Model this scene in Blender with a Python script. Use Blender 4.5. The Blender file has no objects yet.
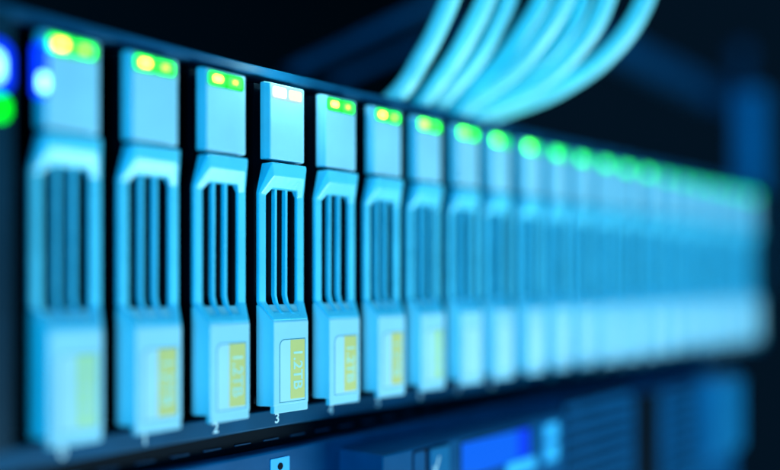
import bpy, bmesh, math, random
from mathutils import Vector, Matrix
random.seed(7)
S = 0.01                                  # one millimetre in scene units
C = bpy.context.scene.collection
sc = bpy.context.scene

# ------------------------------------------------------------------ camera
F_PX, CX, HOR = 900.0, 390.0, 281.0       # focal length, centre and horizon of the 780x470 photograph
DX, DZ = 750/1171.5, 900/1171.5           # row direction seen from the camera (right, forward)
RV = Vector((DX, -DZ, 0)); FV = Vector((DZ, DX, 0))
CAM = Vector((0, 0, 0)) - (RV*(-24.6) + FV*205.0)
cd = bpy.data.cameras.new('camera'); cam = bpy.data.objects.new('camera', cd); C.objects.link(cam)
cam.location = CAM*S
cam.rotation_euler = FV.to_track_quat('-Z', 'Y').to_euler()
cd.sensor_width = 36; cd.lens = 36*F_PX/780; cd.shift_y = 46/780
cd.clip_start = 0.01; cd.clip_end = 200
cd.dof.use_dof = True; cd.dof.focus_distance = 2.035
cd.dof.aperture_fstop = (cd.lens*1e-3)/(2*7.4*S)
sc.camera = cam

# ------------------------------------------------------------------ world, lamps, exposure
w = bpy.data.worlds.new('World'); sc.world = w; w.use_nodes = True
bg = w.node_tree.nodes['Background']; bg.inputs[0].default_value = (0.001, 0.006, 0.014, 1); bg.inputs[1].default_value = 1.0
sc.view_settings.view_transform = 'Standard'; sc.view_settings.look = 'None'; sc.view_settings.exposure = 0; sc.view_settings.gamma = 1
sc.cycles.use_denoising = True
sc.cycles.sample_clamp_indirect = 4

def area(name, loc, target, sx, sy, power, col):
    l = bpy.data.lights.new(name, 'AREA'); l.shape = 'RECTANGLE'; l.size = sx*S; l.size_y = sy*S
    l.energy = power; l.color = col
    o = bpy.data.objects.new(name, l); C.objects.link(o)
    o.location = Vector(loc)*S
    o.rotation_euler = (Vector(target)-Vector(loc)).to_track_quat('-Z', 'Y').to_euler()
    return o
fl_ = area('front_lamp', (310, -450, -390), (40, 0, 10), 340, 220, 170, (0.49, 0.84, 0.94))
fl_.data.spread = math.radians(94)
area('side_lamp', (-1150, -680, -40), (160, 0, 5), 620, 680, 1620, (0.0, 0.53, 1.0))
area('upper_lamp', (330, -240, 380), (200, 40, 60), 300, 200, 80, (0.0, 0.52, 1.0))

# ------------------------------------------------------------------ helpers
def at(px, py, Z):                         # the point at pixel (px,py) and depth Z (mm)
    return CAM + RV*((px-CX)/F_PX*Z) + FV*Z + Vector((0, 0, (HOR-py)/F_PX*Z))
def on(px, py, t):                         # (s, z) of the point at the pixel on the plane t millimetres in front of the caddies
    d = RV*((px-CX)/F_PX) + FV + Vector((0, 0, (HOR-py)/F_PX))
    k = (-t - CAM.y)/d.y
    p = CAM + d*k
    return p.x, p.z

def mat(name, col, rough=0.45, metal=0.0, var=0.12, scale=8.0, bump=0.03, bscale=60.0, spec=0.5, coat=0.0):
    m = bpy.data.materials.new(name); m.use_nodes = True
    nt = m.node_tree; b = nt.nodes['Principled BSDF']
    b.inputs['Metallic'].default_value = metal; b.inputs['Specular IOR Level'].default_value = spec
    b.inputs['Coat Weight'].default_value = coat; b.inputs['Coat Roughness'].default_value = 0.12
    tc = nt.nodes.new('ShaderNodeTexCoord')
    oi = nt.nodes.new('ShaderNodeObjectInfo')
    ad = nt.nodes.new('ShaderNodeVectorMath'); ad.operation = 'ADD'
    nt.links.new(tc.outputs['Object'], ad.inputs[0]); nt.links.new(oi.outputs['Location'], ad.inputs[1])
    n = nt.nodes.new('ShaderNodeTexNoise'); n.inputs['Scale'].default_value = scale; n.inputs['Detail'].default_value = 5
    nt.links.new(ad.outputs[0], n.inputs['Vector'])
    r = nt.nodes.new('ShaderNodeValToRGB')
    r.color_ramp.elements[0].position = 0.3; r.color_ramp.elements[1].position = 0.7
    r.color_ramp.elements[0].color = tuple(c*(1-var) for c in col)+(1,)
    r.color_ramp.elements[1].color = tuple(min(1, c*(1+var)) for c in col)+(1,)
    nt.links.new(n.outputs['Fac'], r.inputs['Fac']); nt.links.new(r.outputs['Color'], b.inputs['Base Color'])
    mr = nt.nodes.new('ShaderNodeMapRange'); mr.inputs['To Min'].default_value = rough-0.06; mr.inputs['To Max'].default_value = rough+0.08
    nt.links.new(n.outputs['Fac'], mr.inputs['Value']); nt.links.new(mr.outputs['Result'], b.inputs['Roughness'])
    n2 = nt.nodes.new('ShaderNodeTexNoise'); n2.inputs['Scale'].default_value = bscale; n2.inputs['Detail'].default_value = 3
    nt.links.new(ad.outputs[0], n2.inputs['Vector'])
    bp = nt.nodes.new('ShaderNodeBump'); bp.inputs['Strength'].default_value = bump; bp.inputs['Distance'].default_value = 0.004
    nt.links.new(n2.outputs['Fac'], bp.inputs['Height']); nt.links.new(bp.outputs['Normal'], b.inputs['Normal'])
    return m
def glow(name, col, strength):
    m = bpy.data.materials.new(name); m.use_nodes = True
    b = m.node_tree.nodes['Principled BSDF']
    b.inputs['Base Color'].default_value = (0.01, 0.02, 0.02, 1); b.inputs['Roughness'].default_value = 0.3; b.inputs['Specular IOR Level'].default_value = 0.08
    b.inputs['Emission Color'].default_value = (*col, 1); b.inputs['Emission Strength'].default_value = strength
    return m

M = dict(
    plastic=mat('pale_blue_plastic', (0.13, 0.70, 0.90), 0.27, var=0.08, bump=0.06, bscale=90, spec=0.6),
    cap=mat('pale_cap_plastic', (0.43, 0.74, 0.86), 0.36, var=0.08, bump=0.06, bscale=90, spec=0.4),
    latch=mat('pale_latch_plastic', (0.47, 0.76, 0.86), 0.38, var=0.05, bump=0.05, bscale=90, spec=0.3),
    black=mat('black_carrier', (0.0005, 0.004, 0.009), 0.5, spec=0.06),
    metal=mat('dark_painted_steel', (0.004, 0.070, 0.145), 0.42, var=0.2, bump=0.06, spec=0.12),
    ear=mat('ear_plastic', (0.001, 0.024, 0.045), 0.5, spec=0.15),
    server=mat('graphite_bezel', (0.001, 0.075, 0.19), 0.38, var=0.15, bump=0.05, spec=0.15),
    tag=mat('pale_tag', (0.03, 0.48, 0.85), 0.5),
    paper=mat('sticker_paper', (0.60, 0.82, 0.92), 0.5, var=0.04),
    yellow=mat('sticker_yellow', (0.95, 0.68, 0.20), 0.5, var=0.06),
    outline=mat('sticker_outline', (0.05, 0.28, 0.34), 0.5),
    print_=mat('pale_print', (0.66, 0.82, 0.66), 0.5),
    white=mat('white_print', (0.80, 0.88, 0.90), 0.5),
    cable=mat('pale_cable_jacket', (0.38, 0.92, 0.96), 0.34, var=0.08, bump=0.08, bscale=40),
    rail=mat('rail_steel', (0.003, 0.055, 0.125), 0.5, var=0.2, spec=0.2),
    wall=mat('dark_wall', (0.02, 0.03, 0.04), 0.8),
    button=mat('button_grey', (0.005, 0.15, 0.32), 0.35, spec=0.25),
    lens=glow('light_green', (0.02, 1.0, 0.03), 5.0),
    lens_b=glow('light_bright_green', (0.06, 1.0, 0.05), 10.0),
    lens_m=glow('light_mid_green', (0.03, 1.0, 0.12), 4.5),
    lens_d=glow('light_dim_green', (0.01, 1.0, 0.22), 2.0),
    core=glow('light_yellow_core', (1.0, 0.72, 0.06), 9.0),
    core_d=glow('light_lime_core', (0.7, 1.0, 0.08), 2.5),
    faded=mat('sticker_faded_yellow', (0.66, 0.80, 0.42), 0.5, var=0.06),
    post=mat('post_blue_steel', (0.003, 0.22, 0.46), 0.45, var=0.2, spec=0.2),
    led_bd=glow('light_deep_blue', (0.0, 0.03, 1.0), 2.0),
    led_w=glow('light_white', (1.0, 0.93, 0.78), 1.7),
    led_w2=glow('light_white_small', (1.0, 0.86, 0.72), 1.15),
    pipe=glow('light_pipe_green', (0.0, 1.0, 0.02), 0.7),  # spill around the status lights, put into a glowing colour
    spill_d=glow('light_pipe_dim', (0.0, 0.8, 0.4), 0.35),
    spill_w=glow('light_pipe_pale', (0.5, 0.95, 1.0), 0.9),
    led_b=glow('light_blue', (0.10, 0.30, 1.0), 14.0),
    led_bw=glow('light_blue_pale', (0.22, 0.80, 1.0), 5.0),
    led_g=glow('light_deep_green', (0.0, 1.0, 0.0), 2.5),
    lcd=glow('screen_blue', (0.0, 0.13, 1.0), 0.95),
    lcd2=glow('screen_deep_blue', (0.0, 0.04, 1.0), 1.0),
)

def link(name, me, m=None, parent=None, bevel=0.0):
    o = bpy.data.objects.new(name, me); C.objects.link(o)
    if m is not None:
        for x in (m if isinstance(m, (list, tuple)) else [m]): me.materials.append(x)
    if parent is not None: o.parent = parent
    if bevel:
        for p in me.polygons: p.use_smooth = True
        b = o.modifiers.new('bevel', 'BEVEL'); b.width = bevel*S; b.segments = 3; b.limit_method = 'ANGLE'; b.angle_limit = math.radians(18)
        b.harden_normals = True
    return o
def V(s, t, z): return Vector((s, -t, z))*S       # s along the row, t towards the viewer, z up
class MB:
    def __init__(self): self.bm = bmesh.new()
    def face(self, pts, mi=0):
        f = self.bm.faces.new([self.bm.verts.new(p) for p in pts]); f.material_index = mi; return f
    def box(self, s0, s1, t0, t1, z0, z1, mi=0):
        self.loft([(t0, s0, s1, z0, z1), (t1, s0, s1, z0, z1)], mi)
    def loft(self, secs, mi=0):                    # rectangles stacked along t, closed at both ends
        L = [[self.bm.verts.new(V(s, t, z)) for s, z in ((a, c), (b, c), (b, d), (a, d))] for t, a, b, c, d in secs]
        for A, B in zip(L, L[1:]):
            for k in range(4):
                self.bm.faces.new((A[k], A[(k+1) % 4], B[(k+1) % 4], B[k])).material_index = mi
        self.bm.faces.new(L[0][::-1]).material_index = mi; self.bm.faces.new(L[-1]).material_index = mi
    def poly(self, pts, t0, t1, mi=0):             # outline in (s,z) extruded from t0 to t1
        A = [self.bm.verts.new(V(s, t0, z)) for s, z in pts]; B = [self.bm.verts.new(V(s, t1, z)) for s, z in pts]
        n = len(pts)
        for k in range(n): self.bm.faces.new((A[k], A[(k+1) % n], B[(k+1) % n], B[k])).material_index = mi
        self.bm.faces.new(A[::-1]).material_index = mi; self.bm.faces.new(B).material_index = mi
    def build(self, name, m, parent=None, bevel=0.0):
        bmesh.ops.recalc_face_normals(self.bm, faces=self.bm.faces[:])
        me = bpy.data.meshes.new(name); self.bm.to_mesh(me); self.bm.free()
        return link(name, me, m, parent, bevel)
def empty(name, loc, label, cat, group=None):
    o = bpy.data.objects.new(name, None); C.objects.link(o); o.location = Vector(loc)*S; o.empty_display_size = 0.05
    o['label'] = label; o['category'] = cat
    if group: o['group'] = group
    return o
def text_mesh(body, size):
    cu = bpy.data.curves.new('text', 'FONT'); cu.body = body; cu.size = size*S; cu.align_x = 'CENTER'; cu.align_y = 'CENTER'
    cu.extrude = 0.02*S; cu.offset = 0.016*size*S
    o = bpy.data.objects.new('text', cu); C.objects.link(o)
    dg = bpy.context.evaluated_depsgraph_get()
    me = bpy.data.meshes.new_from_object(o.evaluated_get(dg))
    bpy.data.objects.remove(o); bpy.data.curves.remove(cu)
    return me
def rrect(s0, s1, z0, z1, r, n=5, corners=(1, 1, 1, 1)):     # bl, br, tr, tl
    P = []
    for k, (cs, cz, a) in enumerate(((s0+r, z0+r, 180), (s1-r, z0+r, 270), (s1-r, z1-r, 0), (s0+r, z1-r, 90))):
        if corners[k]:
            for j in range(n+1):
                q = math.radians(a+90*j/n); P.append((cs+r*math.cos(q), cz+r*math.sin(q)))
        else:
            P.append(((s0, z0), (s1, z0), (s1, z1), (s0, z1))[k])
    return P

# ------------------------------------------------------------------ the setting: dark wall far behind
mb = MB(); mb.box(-1500, 2600, -2000, -1960, -900, 1600)
o = mb.build('back_wall', M['wall']); o['kind'] = 'structure'; o['label'] = 'dark unlit wall behind the rack'; o['category'] = 'wall'

# ------------------------------------------------------------------ drive enclosure
PITCH, NB = 17.79, 22
S0, S1 = -3*PITCH-9.3, (NB-4)*PITCH+8.9
enc = empty('drive_enclosure', ((S0+S1)/2, 0, -33.4), 'long dark steel drive enclosure holding the row of pale blue caddies', 'drive enclosure')
enc_inv = -Vector(enc.location)
def epart(mbx, name, m, parent=enc, bevel=0.0):
    o = mbx.build(name, m, parent, bevel)
    if parent is enc: o.location = enc_inv
    return o
mb = MB(); mb.box(S0-60, S1+14, -60, -1.4, 45.9, 48.3); epart(mb, 'top_cover', M['metal'], bevel=0.5)
mb = MB(); mb.box(S0-60, S1+14, -60, -1.65, -33.4, -29.3); epart(mb, 'number_strip', M['metal'], bevel=0.4)
mb = MB(); mb.box(S0-60, S1+14, -64, -60.2, -33.4, 48.3); epart(mb, 'backplane', M['black'])
mb = MB(); mb.box(S0-60, S0-2.6, -50, 3.2, -29.1, 45.7); ear = epart(mb, 'side_bezel', M['ear'], bevel=0.5)
mb = MB(); mb.box(S1+3, S1+14, -50, 0.8, -29.1, 45.7); epart(mb, 'side_bezel', M['ear'], bevel=0.5)
def led(name, px, py, t, ws, hz, m, parent):
    s, z = on(px, py, t)
    mb = MB(); mb.poly(rrect(s-ws/2, s+ws/2, z-hz/2, z+hz/2, min(ws, hz)*0.45), t-0.6, t+0.25)
    return mb.build(name, m, parent, 0.08)
bl = led('indicator_light', -4, 66, 3.25, 5.4, 8.6, M['led_bd'], ear)
led('light_core', -6, 66, 3.45, 2.8, 4.6, M['led_bw'], bl)
led('indicator_light', -1, 108, 3.25, 3.2, 4.0, M['led_g'], ear)
for i in range(NB):
    me = text_mesh(str(i), 3.2)
    o = link('bay_number', me, M['white'], enc)
    o.location = V((i-3)*PITCH, -1.63, -31.5) + enc_inv
    o.rotation_euler = (math.pi/2, 0, 0)

# ------------------------------------------------------------------ drive caddies
ORD = ('first second third fourth fifth sixth seventh eighth ninth tenth eleventh twelfth thirteenth fourteenth fifteenth sixteenth '
       'seventeenth eighteenth nineteenth twentieth twenty-first twenty-second twenty-third twenty-fourth').split()
GROUP = 'drive caddies standing side by side in the enclosure'
BASE = -29.5
def make_caddy():
    r = empty('drive_caddy', (0, 0, BASE), 'pale blue drive caddy', 'drive caddy', GROUP)
    up = Vector((0, 0, -BASE*S))
    def part(mbx, name, m, bevel=0.0):
        o = mbx.build(name, m, r, bevel); o.location = up; return o
    mb = MB(); mb.loft([(-1.2, -5.7, 6.1, 27.2, 44.6), (0.1, -5.7, 6.1, 27.2, 44.6), (1.7, -5.1, 5.45, 27.2, 44.2)])
    part(mb, 'front_cap', M['cap'], 0.35)
    mb = MB(); mb.poly(rrect(-4.9, 5.0, 40.6, 43.95, 0.9), 1.4, 1.76); part(mb, 'light_pipe', M['pipe'], 0.1)  # glowing plate imitates the spill around the two lights
    mb = MB(); mb.poly(rrect(-4.5, -0.2, 41.1, 43.6, 0.7), 1.5, 1.86); l1 = part(mb, 'status_light', M['lens'], 0.1)
    mb = MB(); mb.poly(rrect(-3.4, -1.1, 41.75, 43.0, 0.5), 1.7, 1.95); mb.build('light_core', M['core'], l1, 0.05)
    mb = MB(); mb.poly(rrect(0.4, 4.6, 41.1, 43.5, 0.7), 1.5, 1.84); l2 = part(mb, 'status_light', M['lens'], 0.1)
    mb = MB(); mb.poly(rrect(1.7, 3.2, 41.85, 42.85, 0.45), 1.7, 1.93); mb.build('light_core', M['core_d'], l2, 0.05)
    # vent frame: a ring that comes forward at its top bar and at its foot
    O = [(-5.35, 26.4, 2.6), (5.35, 26.4, 2.6), (7, 19.8, 0), (7, -4.5, 0), (5.35, -8.7, 3.1), (-5.35, -8.7, 3.1), (-7, -4.5, 0), (-7, 19.8, 0)]
    I = [(-3.7, 20.7, 0.9), (3.9, 20.7, 0.9), (4.8, 19.2, 0), (4.8, -4.6, 0), (3.9, -6.9, 1.5), (-3.9, -6.9, 1.5), (-4.8, -4.6, 0), (-4.8, 19.2, 0)]
    bm = bmesh.new()
    def ring(pts): return [bm.verts.new(V(s, t, z)) for s, z, t in pts]
    ob = ring([(s, z, -1.0) for s, z, t in O]); o_ = ring(O)
    mid = [(-4.7, 23.5, 2.55), (4.7, 23.5, 2.55), (6.5, 19.4, 0.12), (6.5, -4.6, 0.12), (4.9, -8.2, 2.75), (-4.9, -8.2, 2.75), (-6.5, -4.6, 0.12), (-6.5, 19.4, 0.12)]
    m_ = ring(mid); i_ = ring(I); ib = ring([(s, z, -1.0) for s, z, t in I])
    for A, B in ((ob, o_), (o_, m_), (m_, i_), (i_, ib), (ib, ob)):
        for k in range(8): bm.faces.new((A[k], A[(k+1) % 8], B[(k+1) % 8], B[k]))
    mb = MB(); mb.bm.free(); mb.bm = bm
    part(mb, 'vent_frame', M['plastic'], 0.28)
    for s in (-1.65, 1.6):
        prof = [(21.6, -0.2), (-3.2, -0.3), (-4.9, 0.2), (-6.2, 1.1), (-7.2, 2.3)]
        mb = MB(); bmf = mb.bm; L = []
        for z, t in prof: L.append([bmf.verts.new(V(a, b, z)) for a, b in ((s-0.4, t-1.2), (s+0.4, t-1.2), (s+0.36, t), (s-0.36, t))])
        for A, B in zip(L, L[1:]):
            for k in range(4): bmf.faces.new((A[k], A[(k+1) % 4], B[(k+1) % 4], B[k]))
        bmf.faces.new(L[0]); bmf.faces.new(L[-1])
        part(mb, 'vent_fin', M['plastic'], 0.12)
    mb = MB()
    mb.loft([(-1.0, -7, 7, -27.8, -5.3), (0.0, -7, 7, -27.8, -5.3), (3.1, -5.35, 5.35, -27.8, -9.15)])
    mb.loft([(1.7, -5.3, 5.3, -29.5, -27.6), (3.05, -5.3, 5.3, -29.5, -27.6)])
    la = part(mb, 'release_latch', M['latch'], 0.25)
    mb = MB()
    mb.poly(rrect(-3.7, 4.4, -27.2, -13.0, 1.5, 5, (0, 0, 0, 1)), 3.0, 3.13, 0)
    mb.poly(rrect(-3.5, 4.2, -27.0, -13.2, 1.35, 5, (0, 0, 0, 1)), 3.0, 3.15, 1)
    mb.poly(rrect(-0.4, 4.15, -26.6, -13.25, 0.2), 3.0, 3.17, 2)
    mb.build('sticker', [M['outline'], M['paper'], M['yellow']], la)
    tx = link('printed_text', text_mesh('1.2TB', 3.9), M['print_'], la)
    tx.rotation_euler = (math.pi/2, math.pi/2, 0); tx.location = V(1.85, 3.18, -19.9)
    mb = MB(); mb.box(-6.2, 6.2, -55, -2.6, -27.6, 44.5); part(mb, 'drive_carrier', M['black'])
    return r
def copy_tree(o, parent=None):
    c = o.copy(); C.objects.link(c)
    if parent is not None: c.parent = parent
    for ch in list(o.children): copy_tree(ch, c)
    return c
proto = make_caddy()
caddies = [proto]+[copy_tree(proto) for _ in range(NB-1)]
SPECIAL = {
    0: 'very blurred drive caddy next to the left bezel with a modelled blue reflection on its flank',
    1: 'blurred drive caddy with white and yellow lights, second from the left bezel',
    2: 'slightly blurred drive caddy just left of the one with white lights',
    3: 'sharp pale blue drive caddy with glowing white lights above the printed number 3',
    4: 'sharp drive caddy just right of the one with white lights, lime and green lights',
    5: 'slightly blurred drive caddy below the lower end of the pale cables, sixth from the left',
}
for i, c in enumerate(caddies):
    c.location = V((i-3)*PITCH+(0 if i == 3 else random.uniform(-0.02, 0.2)), 0 if i == 3 else random.uniform(-0.3, 0.3), BASE)
    c['label'] = SPECIAL.get(i, 'blurred pale blue drive caddy with green lights, %s from the left bezel' % ORD[i])
    if i == NB-1: c['label'] = 'blurred pale blue drive caddy at the far right end of the row'
    def put(o, m, k=0): o.material_slots[k].link = 'OBJECT'; o.material_slots[k].material = M[m]
    for x in c.children:
        if x.name.startswith('status_light'):
            left = x.bound_box[0][0] < -0.02; core = x.children[0]
            if i == 3:
                put(x, 'led_w' if left else 'led_w2'); put(core, 'led_w' if left else 'led_w2'); x['label'] = 'glowing white status light'
            elif i >= 6:
                m = ('lens_b' if i < 10 else 'lens_m' if i < 15 else 'lens_d') if left else ('lens' if i < 8 else 'lens_d')
                put(x, m); put(core, 'core_d' if i == 6 and left else m)
        if x.name.startswith('light_pipe') and (i == 3 or i > 10): put(x, 'spill_w' if i == 3 else 'spill_d')
        if x.name.startswith('release_latch'):
            for y in x.children:
                if y.name.startswith('sticker'):
                    if i > 6: put(y, 'paper', 2)
                    elif i in (0, 6): put(y, 'faded', 2)
mb = MB(); mb.poly(rrect(-6.9, -4.7, 32.4, 42.0, 1.0), 0.4, 1.9)  # glowing shape stands in for the bezel light's reflection on this flank
fl = mb.build('flank_reflection', M['led_bd'], caddies[0], 0.1); fl.location = Vector((0, 0, -BASE*S)); fl['label'] = 'modelled blue reflection on the flank'
mb = MB(); mb.poly(rrect(-6.5, -4.8, 33.4, 36.6, 0.8), 1.7, 2.1); mb.build('light_core', M['led_bw'], fl, 0.05)  # bright middle of the modelled reflection
pl = bpy.data.lights.new('added_status_glow', 'POINT'); pl.energy = 1.5; pl.color = (0.45, 0.95, 1.0); pl.shadow_soft_size = 0.02  # added unseen lamp, strengthens the white lights' spill on cover and cap
po = bpy.data.objects.new('added_status_glow', pl); C.objects.link(po); po.location = V(-1.0, 7.0, 51.5)

# ------------------------------------------------------------------ rack server below
TF = -1.65
bx0, bz0 = on(338, 448, TF)                # where the raised front panel meets the face
def tfront():
    lo, hi = TF, 60
    for _ in range(50):
        m = (lo+hi)/2; p = Vector((bx0, -m, bz0)) - CAM
        x = CX + F_PX*p.dot(RV)/p.dot(FV)
        if x < 383: lo = m
        else: hi = m
    return lo
TB = tfront()
ex, _ = on(735, 420, TB)
srv = empty('rack_server', (150, 0, -90), 'dark rack server below the enclosure with a raised front panel and blue screen', 'rack server')
sinv = -Vector(srv.location)
def spart(mbx, name, m, parent=srv, bevel=0.0):
    o = mbx.build(name, m, parent, bevel)
    if parent is srv: o.location = sinv
    return o
mb = MB(); mb.box(S0-60, ex+8, -60, TF, -90, -38.6); spart(mb, 'case', M['server'], bevel=0.8)
mb = MB(); mb.box(bx0, ex, TF+0.02, TB, -89, bz0); pan = spart(mb, 'front_panel', M['server'], bevel=0.7)
mb = MB(); mb.box(S0-60, ex, -60, -5.0, -38.5, -33.5); spart(mb, 'sill', M['black'])
for k in range(24):
    mb = MB(); mb.box(-70+k*8.6, -70+k*8.6+4.6, -5.2, -4.7, -36.9, -36.6); spart(mb, 'slot_glint', M['rail'])  # paler raised dashes imitate highlights along the perforated sill
# small pale tag with a dark hole
a, zt = on(270, 458.5, TF); b, _ = on(289, 458.5, TF)
mb = MB(); mb.poly(rrect(a, b, zt-4.6, zt-0.2, 0.3), TF-0.3, TF+0.25); tg = spart(mb, 'tag_plate', M['tag'], bevel=0.08)
mb = MB(); cs, cz = (a+b)/2, zt-2.2
mb.poly([(cs+0.85*math.cos(q*math.pi/10), cz+0.85*math.sin(q*math.pi/10)) for q in range(20)], TF-0.2, TF+0.29); mb.build('hole', M['black'], tg)
# push button: a recess, two keys and a tick mark
a, zt = on(412, 451, TB); b, _ = on(449, 443, TB); zt = on(412, 451, TB)[1]
mb = MB(); mb.poly(rrect(a, b, zt-12, zt, 1.0), TB-0.3, TB+0.05); bt = spart(mb, 'button_recess', M['black'], pan)
k1 = on(424.5, 450, TB)[0]; k2 = on(428.5, 450, TB)[0]
mb = MB(); mb.poly(rrect(a+0.5, k1, zt-11.5, zt-0.5, 0.7), TB-0.3, TB+0.35); mb.build('key', M['server'], bt, 0.2)
mb = MB(); mb.poly(rrect(k2, b-0.6, zt-11.5, zt-0.5, 0.7), TB-0.3, TB+0.75); mb.build('key', M['button'], bt, 0.25)
ts, tz = on(433, 462, TB)
mb = MB(); mb.poly([(ts-0.9, tz-1.0), (ts-0.2, tz-2.6), (ts+0.2, tz-2.6), (ts+1.9, tz+1.2), (ts+1.5, tz+1.3), (ts-0.0, tz-1.7), (ts-0.5, tz-0.8)], TB+0.7, TB+0.8)
mb.build('tick_mark', M['white'], bt)
# screen
a, z1 = on(461, 443.5, TB); b, _ = on(529, 428, TB); c2, _ = on(517, 430, TB); z0 = on(461, 478, TB)[1]
mb = MB(); mb.poly(rrect(a-0.6, b+0.6, z0-0.6, z1+0.6, 0.5), TB-0.3, TB+0.15); sf = spart(mb, 'screen_frame', M['black'], pan, 0.1)
mb = MB(); mb.box(a, c2, TB-0.2, TB+0.22, z0, z1); mb.build('screen', M['lcd'], sf)
mb = MB(); mb.box(c2, b, TB-0.2, TB+0.22, z0, z1); mb.build('screen_margin', M['lcd2'], sf)
# pale keys beside the screen
for (x0, y0, x1, y1, hh) in ((543, 424, 556, 421, 5.2), (543, 444, 556, 440, 5.6), (505, 463, 534, 457, 4)):
    a, z = on(x0, y0, TB); b, _ = on(x1, y1, TB)
    mb = MB(); mb.poly(rrect(a, b, z-hh, z, 1.0), TB-0.2, TB+0.8); spart(mb, 'panel_key', M['tag'], pan, 0.3)
# vents
for (x0, x1, y0) in ((564, 630, 402), (668, 696, 392)):
    a, z = on(x0, y0, TB); b, _ = on(x1, y0, TB)
    mb = MB(); mb.box(a, b, TB-0.4, TB+0.04, z-34, z); vg = spart(mb, 'vent_recess', M['black'], pan)
    mb = MB()
    for k in range(8): mb.box(a+0.3, b-0.3, TB-0.2, TB+0.5, z-2.6-k*4.2-1.1, z-1.4-k*4.2+0.3)
    mb.build('vent_slats', M['server'], vg)
a, z = on(634, 396, TB); b, _ = on(660, 396, TB)
mb = MB(); mb.box(a, b, TB-0.4, TB+0.04, z-40, z); spart(mb, 'dark_inset', M['black'], pan)
a, z = on(703, 378, TB); b, _ = on(732, 378, TB)
mb = MB(); mb.loft([(TB-0.2, a, b, z-34, z), (TB+5, a+3, b-1, z-32, z-2)]); spart(mb, 'end_handle', M['button'], pan, 1.0)

# ------------------------------------------------------------------ patch cables
def tube(name, pts, rad, m, label, cat, group=None):
    # Catmull-Rom through the points, swept circle
    P = []
    Q = [pts[0]*2-pts[1]]+pts+[pts[-1]*2-pts[-2]]
    for k in range(1, len(Q)-2):
        for j in range(8):
            u = j/8; a, b, c, d = Q[k-1:k+3]
            P.append(0.5*((2*b)+(c-a)*u+(2*a-5*b+4*c-d)*u*u+(3*b-a-3*c+d)*u**3))
    P.append(pts[-1])
    bm = bmesh.new(); rings = []; up = Vector((0, 0, 1))
    base = P[0].copy()
    for k, p in enumerate(P):
        tg = (P[min(k+1, len(P)-1)]-P[max(k-1, 0)]).normalized()
        x = tg.cross(up).normalized() if abs(tg.dot(up)) < 0.98 else tg.cross(Vector((1, 0, 0))).normalized()
        y = x.cross(tg)
        rings.append([bm.verts.new((p-base+x*rad*math.cos(a)+y*rad*math.sin(a))*S) for a in [2*math.pi*q/14 for q in range(14)]])
        up = y
    for A, B in zip(rings, rings[1:]):
        for q in range(14): bm.faces.new((A[q], A[(q+1) % 14], B[(q+1) % 14], B[q]))
    bm.faces.new(rings[0][::-1]); bm.faces.new(rings[-1])
    for f in bm.faces: f.smooth = True
    me = bpy.data.meshes.new(name); bm.to_mesh(me); bm.free()
    o = link(name, me, m); o.location = base*S
    o['label'] = label; o['category'] = cat
    if group: o['group'] = group
    return o
CG = 'pale patch cables curving up behind the enclosure'
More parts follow.
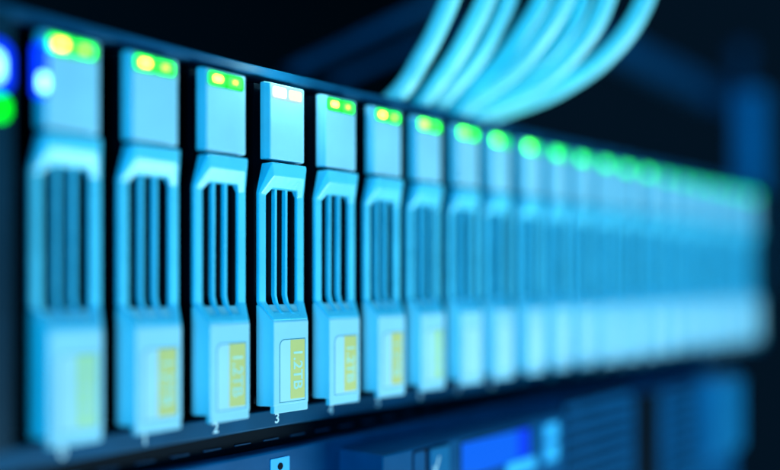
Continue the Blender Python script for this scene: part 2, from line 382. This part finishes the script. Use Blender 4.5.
cables = [
    ([(330, 150, 268), (394, 98, 246), (422, 57, 243), (440, 22, 241), (456, -20, 240), (470, -90, 240)], 'leftmost pale patch cable, apart from the bundle'),
    ([(370, 150, 272), (424, 98, 253), (452, 62, 250), (472, 28, 247), (490, -14, 245), (504, -90, 244)], 'pale patch cable second from the left of the bundle'),
    ([(392, 152, 278), (440, 100, 260), (474, 62, 257), (496, 26, 255), (512, -14, 252), (524, -90, 250)], 'pale patch cable third from the left, crossing close to its neighbour'),
    ([(410, 156, 284), (456, 105, 267), (497, 66, 262), (525, 28, 258), (545, -10, 255), (560, -90, 252)], 'pale patch cable in the middle of the bundle'),
    ([(416, 160, 280), (464, 108, 266), (510, 74, 258), (543, 36, 252), (568, -10, 248), (584, -90, 246)], 'pale patch cable right of the middle of the bundle'),
    ([(422, 160, 292), (470, 112, 274), (524, 80, 268), (562, 40, 262), (584, -8, 257), (598, -90, 254)], 'pale patch cable third from the right of the bundle'),
    ([(428, 164, 288), (474, 117, 272), (536, 86, 262), (580, 46, 256), (607, -4, 251), (624, -90, 248)], 'pale patch cable second from the right of the bundle'),
    ([(436, 166, 300), (482, 121, 280), (554, 91, 268), (608, 54, 260), (645, 0, 254), (668, -90, 250)], 'rightmost pale patch cable forming the lower edge of the bundle'),
]
for pts, lab in cables:
    tube('patch_cable', [at(*p) for p in pts], 2.65, M['cable'], lab, 'cable', CG)

# ------------------------------------------------------------------ rack behind
def bar(name, p0, p1, wid, dep, m, label, cat, group=None):
    d = p1-p0; o_ = p0
    bm = bmesh.new(); x = d.normalized(); zz = Vector((0, 0, 1)); y = zz.cross(x).normalized() if abs(x.z) < 0.95 else Vector((0, 1, 0)); z = x.cross(y)
    vs = []
    for a in (0, d.length):
        vs.append([bm.verts.new((x*a+y*b*dep/2+z*c*wid/2)*S) for b, c in ((-1, -1), (1, -1), (1, 1), (-1, 1))])
    for k in range(4): bm.faces.new((vs[0][k], vs[0][(k+1) % 4], vs[1][(k+1) % 4], vs[1][k]))
    bm.faces.new(vs[0]); bm.faces.new(vs[1]); bmesh.ops.recalc_face_normals(bm, faces=bm.faces[:])
    me = bpy.data.meshes.new(name); bm.to_mesh(me); bm.free()
    o = link(name, me, m, None, 0.8); o.location = o_*S; o['label'] = label; o['category'] = cat
    if group: o['group'] = group
    return o
bar('rack_rail', at(290, 72, 340), at(450, -4, 380), 5, 8, M['rail'], 'dim blue rail slanting up left of the pale cables', 'rail')
bar('rack_rail', at(330, 84, 350), at(470, 22, 390), 4, 6, M['rail'], 'very dim lower rail slanting up left of the pale cables', 'rail')
bar('rack_rail', at(560, 20, 520), at(740, 110, 640), 16, 10, M['rail'], 'blurred dim rail slanting down to the right of the cables', 'rail')
po_ = bar('rack_post', at(751, 290, 600), at(751, 92, 600), 15, 15, M['post'], 'blurred upright blue rack post at the right behind the caddies', 'post')
mb = MB(); mb.poly([(7*math.cos(q*math.pi/14), 7*math.sin(q*math.pi/14)) for q in range(28)], -8, 0)
kn = mb.build('end_knob', M['rail'], po_, 0.6); kn.location = (at(748, 55, 600)-at(751, 290, 600))*S
mb = MB(); mb.box(-3, 3, -6, -2, -32, 0); mb.build('knob_stem', M['rail'], kn)
